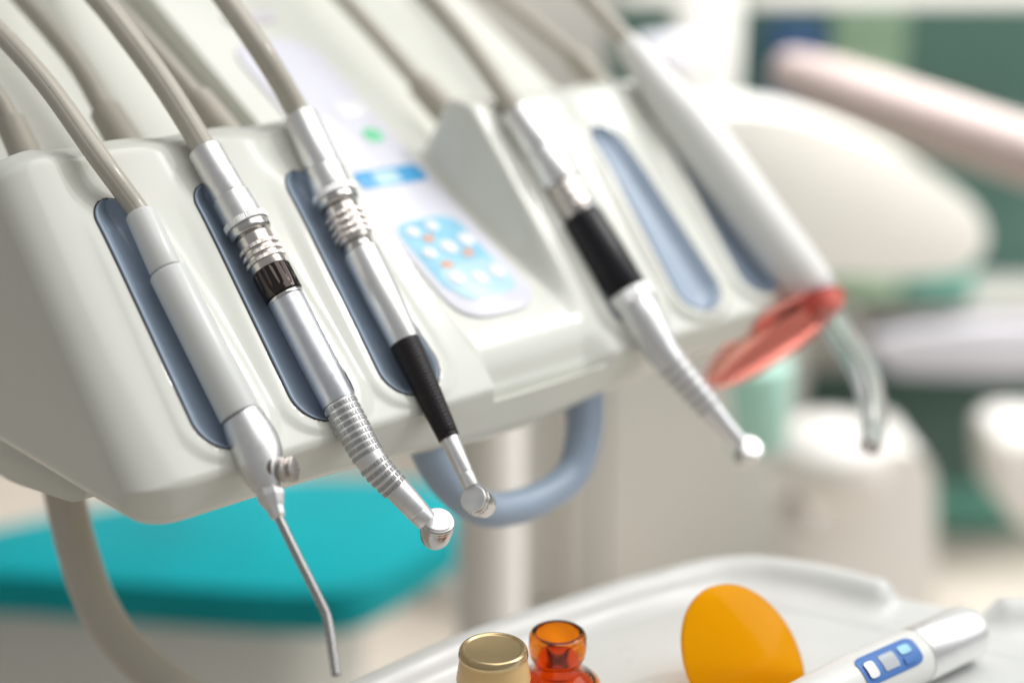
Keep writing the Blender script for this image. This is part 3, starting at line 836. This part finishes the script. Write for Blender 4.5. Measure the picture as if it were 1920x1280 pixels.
# ------------------------------------------------------------------ room behind (far out of focus)
FZ = -0.80
mk('floor', [(-8, -8, FZ), (9, -8, FZ), (9, 9, FZ), (-8, 9, FZ)], [(0, 1, 2, 3)], M['floor'], None, smooth=0, kind='structure')
def back(x, y, D):
    r = ray(x, y); return CAM + r * (D / (r @ FH))
def fbox(name, x0, y0, x1, y1, D, thick, m, parent=None, bev=0.0, to_floor=False, **kw):
    """box facing the view, seen at photo pixels x0..x1, y0..y1 at horizontal distance D."""
    a, b = back(x0, y0, D), back(x1, y0, D)
    lo = back((x0 + x1) / 2, y1, D)[2] if not to_floor else FZ + 0.001
    o = [np.array([a[0], a[1], a[2]]), np.array([b[0], b[1], a[2]]), np.array([b[0], b[1], lo]), np.array([a[0], a[1], lo])]
    return prism(name, o, FH * thick, m, parent, bev=bev, seg=3, **kw)
def blobpx(name, outline, D, thick, m, parent=None, bev=0.02, rnd=0.05, **kw):
    o = rounded([back(x, y, D) for x, y in outline], rnd)
    return prism(name, o, FH * thick, m, parent, bev=bev, seg=4, **kw)

fbox('back_wall', -900, -900, 1160, 900, 2.75, 0.1, M['wall'], None, to_floor=True, kind='structure')
cab = thing('green_cabinet', 'tall dark green cabinet with ivory frame in the blurred background on the right', 'cabinet', (*back(1600, 1000, 2.7)[:2], FZ))
fbox('back_panel', 1160, -700, 2700, 1000, 2.33, 0.05, M['greenwall'], cab, to_floor=True)
fbox('upright', 1292, -600, 1420, 560, 2.15, 0.06, M['frame'], cab, bev=0.006)
fbox('top_rail', 1423, -420, 2300, 14, 2.15, 0.06, M['frame'], cab, bev=0.006)
fbox('top_rail', 1160, -420, 1289, 12, 2.15, 0.06, M['frame'], cab, bev=0.006)
fbox('shelf', 1423, 560, 2300, 600, 2.13, 0.15, M['grey'], cab, bev=0.004)
fbox('drawer_front', 1480, 905, 2300, 995, 2.29, 0.03, M['tealgreen'], cab, bev=0.004)
fbox('door_panel', 1480, 700, 2300, 900, 2.29, 0.03, M['greendk'], cab, bev=0.004)
fbox('green_board', 1565, 20, 1705, 420, 2.25, 0.03, M['greenlt'], None, bev=0.004, label='pale green upright board inside the dark cabinet, right of the blue box', cat='board')
fbox('blue_box', 1450, 45, 1552, 250, 2.24, 0.06, M['bluebox'], None, bev=0.004, label='blue box inside the cabinet beside the ivory upright', cat='box')
fbox('green_folder', 1560, 505, 1690, 562, 2.11, 0.05, M['greenlt'], None, bev=0.004, label='light green folder on the shelf under the cream backrest', cat='folder')
fbox('teal_folder', 1700, 500, 1830, 562, 2.11, 0.05, M['tealgreen'], None, bev=0.004, label='sea green folder on the shelf below the right end of the cream backrest', cat='folder')

# patient chair backrest and armrest
chair = thing('patient_chair', 'cream padded dental chair with rose-beige armrest, blurred at the upper right', 'dental chair', (*back(1600, 500, 1.95)[:2], FZ))
blobpx('backrest', [(1180, 250), (1300, 212), (1440, 205), (1590, 248), (1740, 318), (1835, 390), (1858, 455), (1815, 512), (1700, 522), (1400, 512), (1180, 480)], 1.9, 0.14, M['leather'], chair, bev=0.06, rnd=0.08)
sweep('armrest', [back(x, y, d) for x, y, d in ((1452, 128, 1.85), (1475, 135, 1.84), (1560, 165, 1.8), (1700, 212, 1.76), (1850, 262, 1.72), (2050, 330, 1.66))],
      [0.012, 0.028, 0.036, 0.038, 0.038, 0.038], M['armrest'], chair, n=8)
lathe('pedestal', back(1500, 515, 2.0) + np.array([0.05, 0.05, 0.03]), np.array([*(back(1500, 515, 2.0)[:2] + 0.05), FZ]), [(0, 0.03), (0.92, 0.03), (0.93, 0.16), (1, 0.18)], M['grey'], chair)
seatpad = blobpx('stool_seat', [(1620, 640), (1740, 615), (1900, 605), (2100, 610), (2100, 690), (1900, 710), (1660, 700)], 2.1, 0.12, M['lav'], None, bev=0.02, label='lavender-grey padded stool seat in the blurred background at the right edge', cat='stool')
blobpx('grey_console', [(1470, 590), (1620, 580), (1640, 690), (1480, 700)], 2.1, 0.1, M['grey'], None, bev=0.01, rnd=0.02, label='mid grey box unit left of the lavender stool seat', cat='box')
c0 = back(1245, 66, 2.0)
lathe('lamp_head', back(1190, 112, 1.98), back(1300, 104, 1.98), [(0, 0.02), (0.1, 0.029), (0.85, 0.03), (1, 0.018)], M['lav'], None, label='silvery rounded lamp head behind the top of the white wand', cat='lamp', ch=0.004)

# white cuspidor column, cup, and other white equipment
cus = thing('cuspidor', 'white rounded spittoon column blurred behind the tray', 'spittoon', (*back(1600, 1100, 1.75)[:2], FZ))
blobpx('column', [(1660, 850), (1720, 842), (1752, 880), (1756, 1000), (1740, 1400), (1500, 1400), (1480, 1010), (1560, 960)], 1.75, 0.15, M['offwhite'], cus, bev=0.02, rnd=0.05)
ctr_ = back(1560, 860, 1.68)
lathe('bowl', ctr_ + ZA * 0.055, ctr_ - ZA * 0.06, [(0, 0.02), (0.06, 0.05), (0.3, 0.075), (0.7, 0.07), (1, 0.03)], M['offwhite'], cus, ch=0.006)
lathe('spout', back(1475, 935, 1.66), back(1505, 985, 1.66), [(0, 0.016), (1, 0.014)], M['shade'], cus, ch=0.004)
cabl = thing('side_cabinet', 'light grey-beige low cabinet blurred behind the pull handle', 'cabinet', (*back(1200, 1000, 2.2)[:2], FZ))
fbox('carcass', 1135, 560, 1510, 1100, 2.02, 0.4, M['frame'], cabl, bev=0.01, to_floor=True)
fbox('carcass', 800, 560, 1130, 1100, 2.02, 0.4, M['warmgrey'], cabl, bev=0.01, to_floor=True)
fbox('door_strip', 1045, 600, 1085, 1100, 1.995, 0.02, M['shade'], cabl, bev=0.004, to_floor=True)
c1 = back(1420, 700, 1.5)
lathe('cup', back(1425, 680, 1.5), back(1425, 835, 1.5), [(0, 0.036), (1, 0.030)], M['mint'], None, ch=0.001, label='mint plastic cup with emerald foot behind the red shield', cat='cup')
blobpx('white_casing', [(1885, 850), (1930, 825), (2050, 830), (2050, 1000), (1900, 1000)], 1.8, 0.15, M['offwhite'], None, bev=0.02, rnd=0.04, label='rounded off-white casing cut by the right edge of the picture', cat='casing')

# teal seat at lower left on its grey base
seat = thing('teal_stool', 'glossy teal vinyl seat on a grey base, blurred below the console', 'seat', (*hit(350, 1050, ZA * -0.45, ZA)[:2], FZ))
outl = [(-350, 1030), (-100, 1010), (80, 970), (300, 930), (560, 890), (800, 900), (890, 950), (850, 1000), (755, 1060), (655, 1112), (480, 1108), (250, 1092), (0, 1072), (-350, 1078)]
prism('cushion', rounded([hit(x, y, ZA * -0.45, ZA) for x, y in outl], 0.06), (0, 0, -0.05), M['teal'], seat, bev=0.016, seg=4)
prism('base', rounded([hit(x, y, ZA * -0.50, ZA) for x, y in [(-300, 1070), (100, 1010), (500, 940), (700, 980), (560, 1090), (0, 1085), (-300, 1090)]], 0.04), (0, 0, FZ + 0.501), M['warmgrey'], seat, bev=0.01)
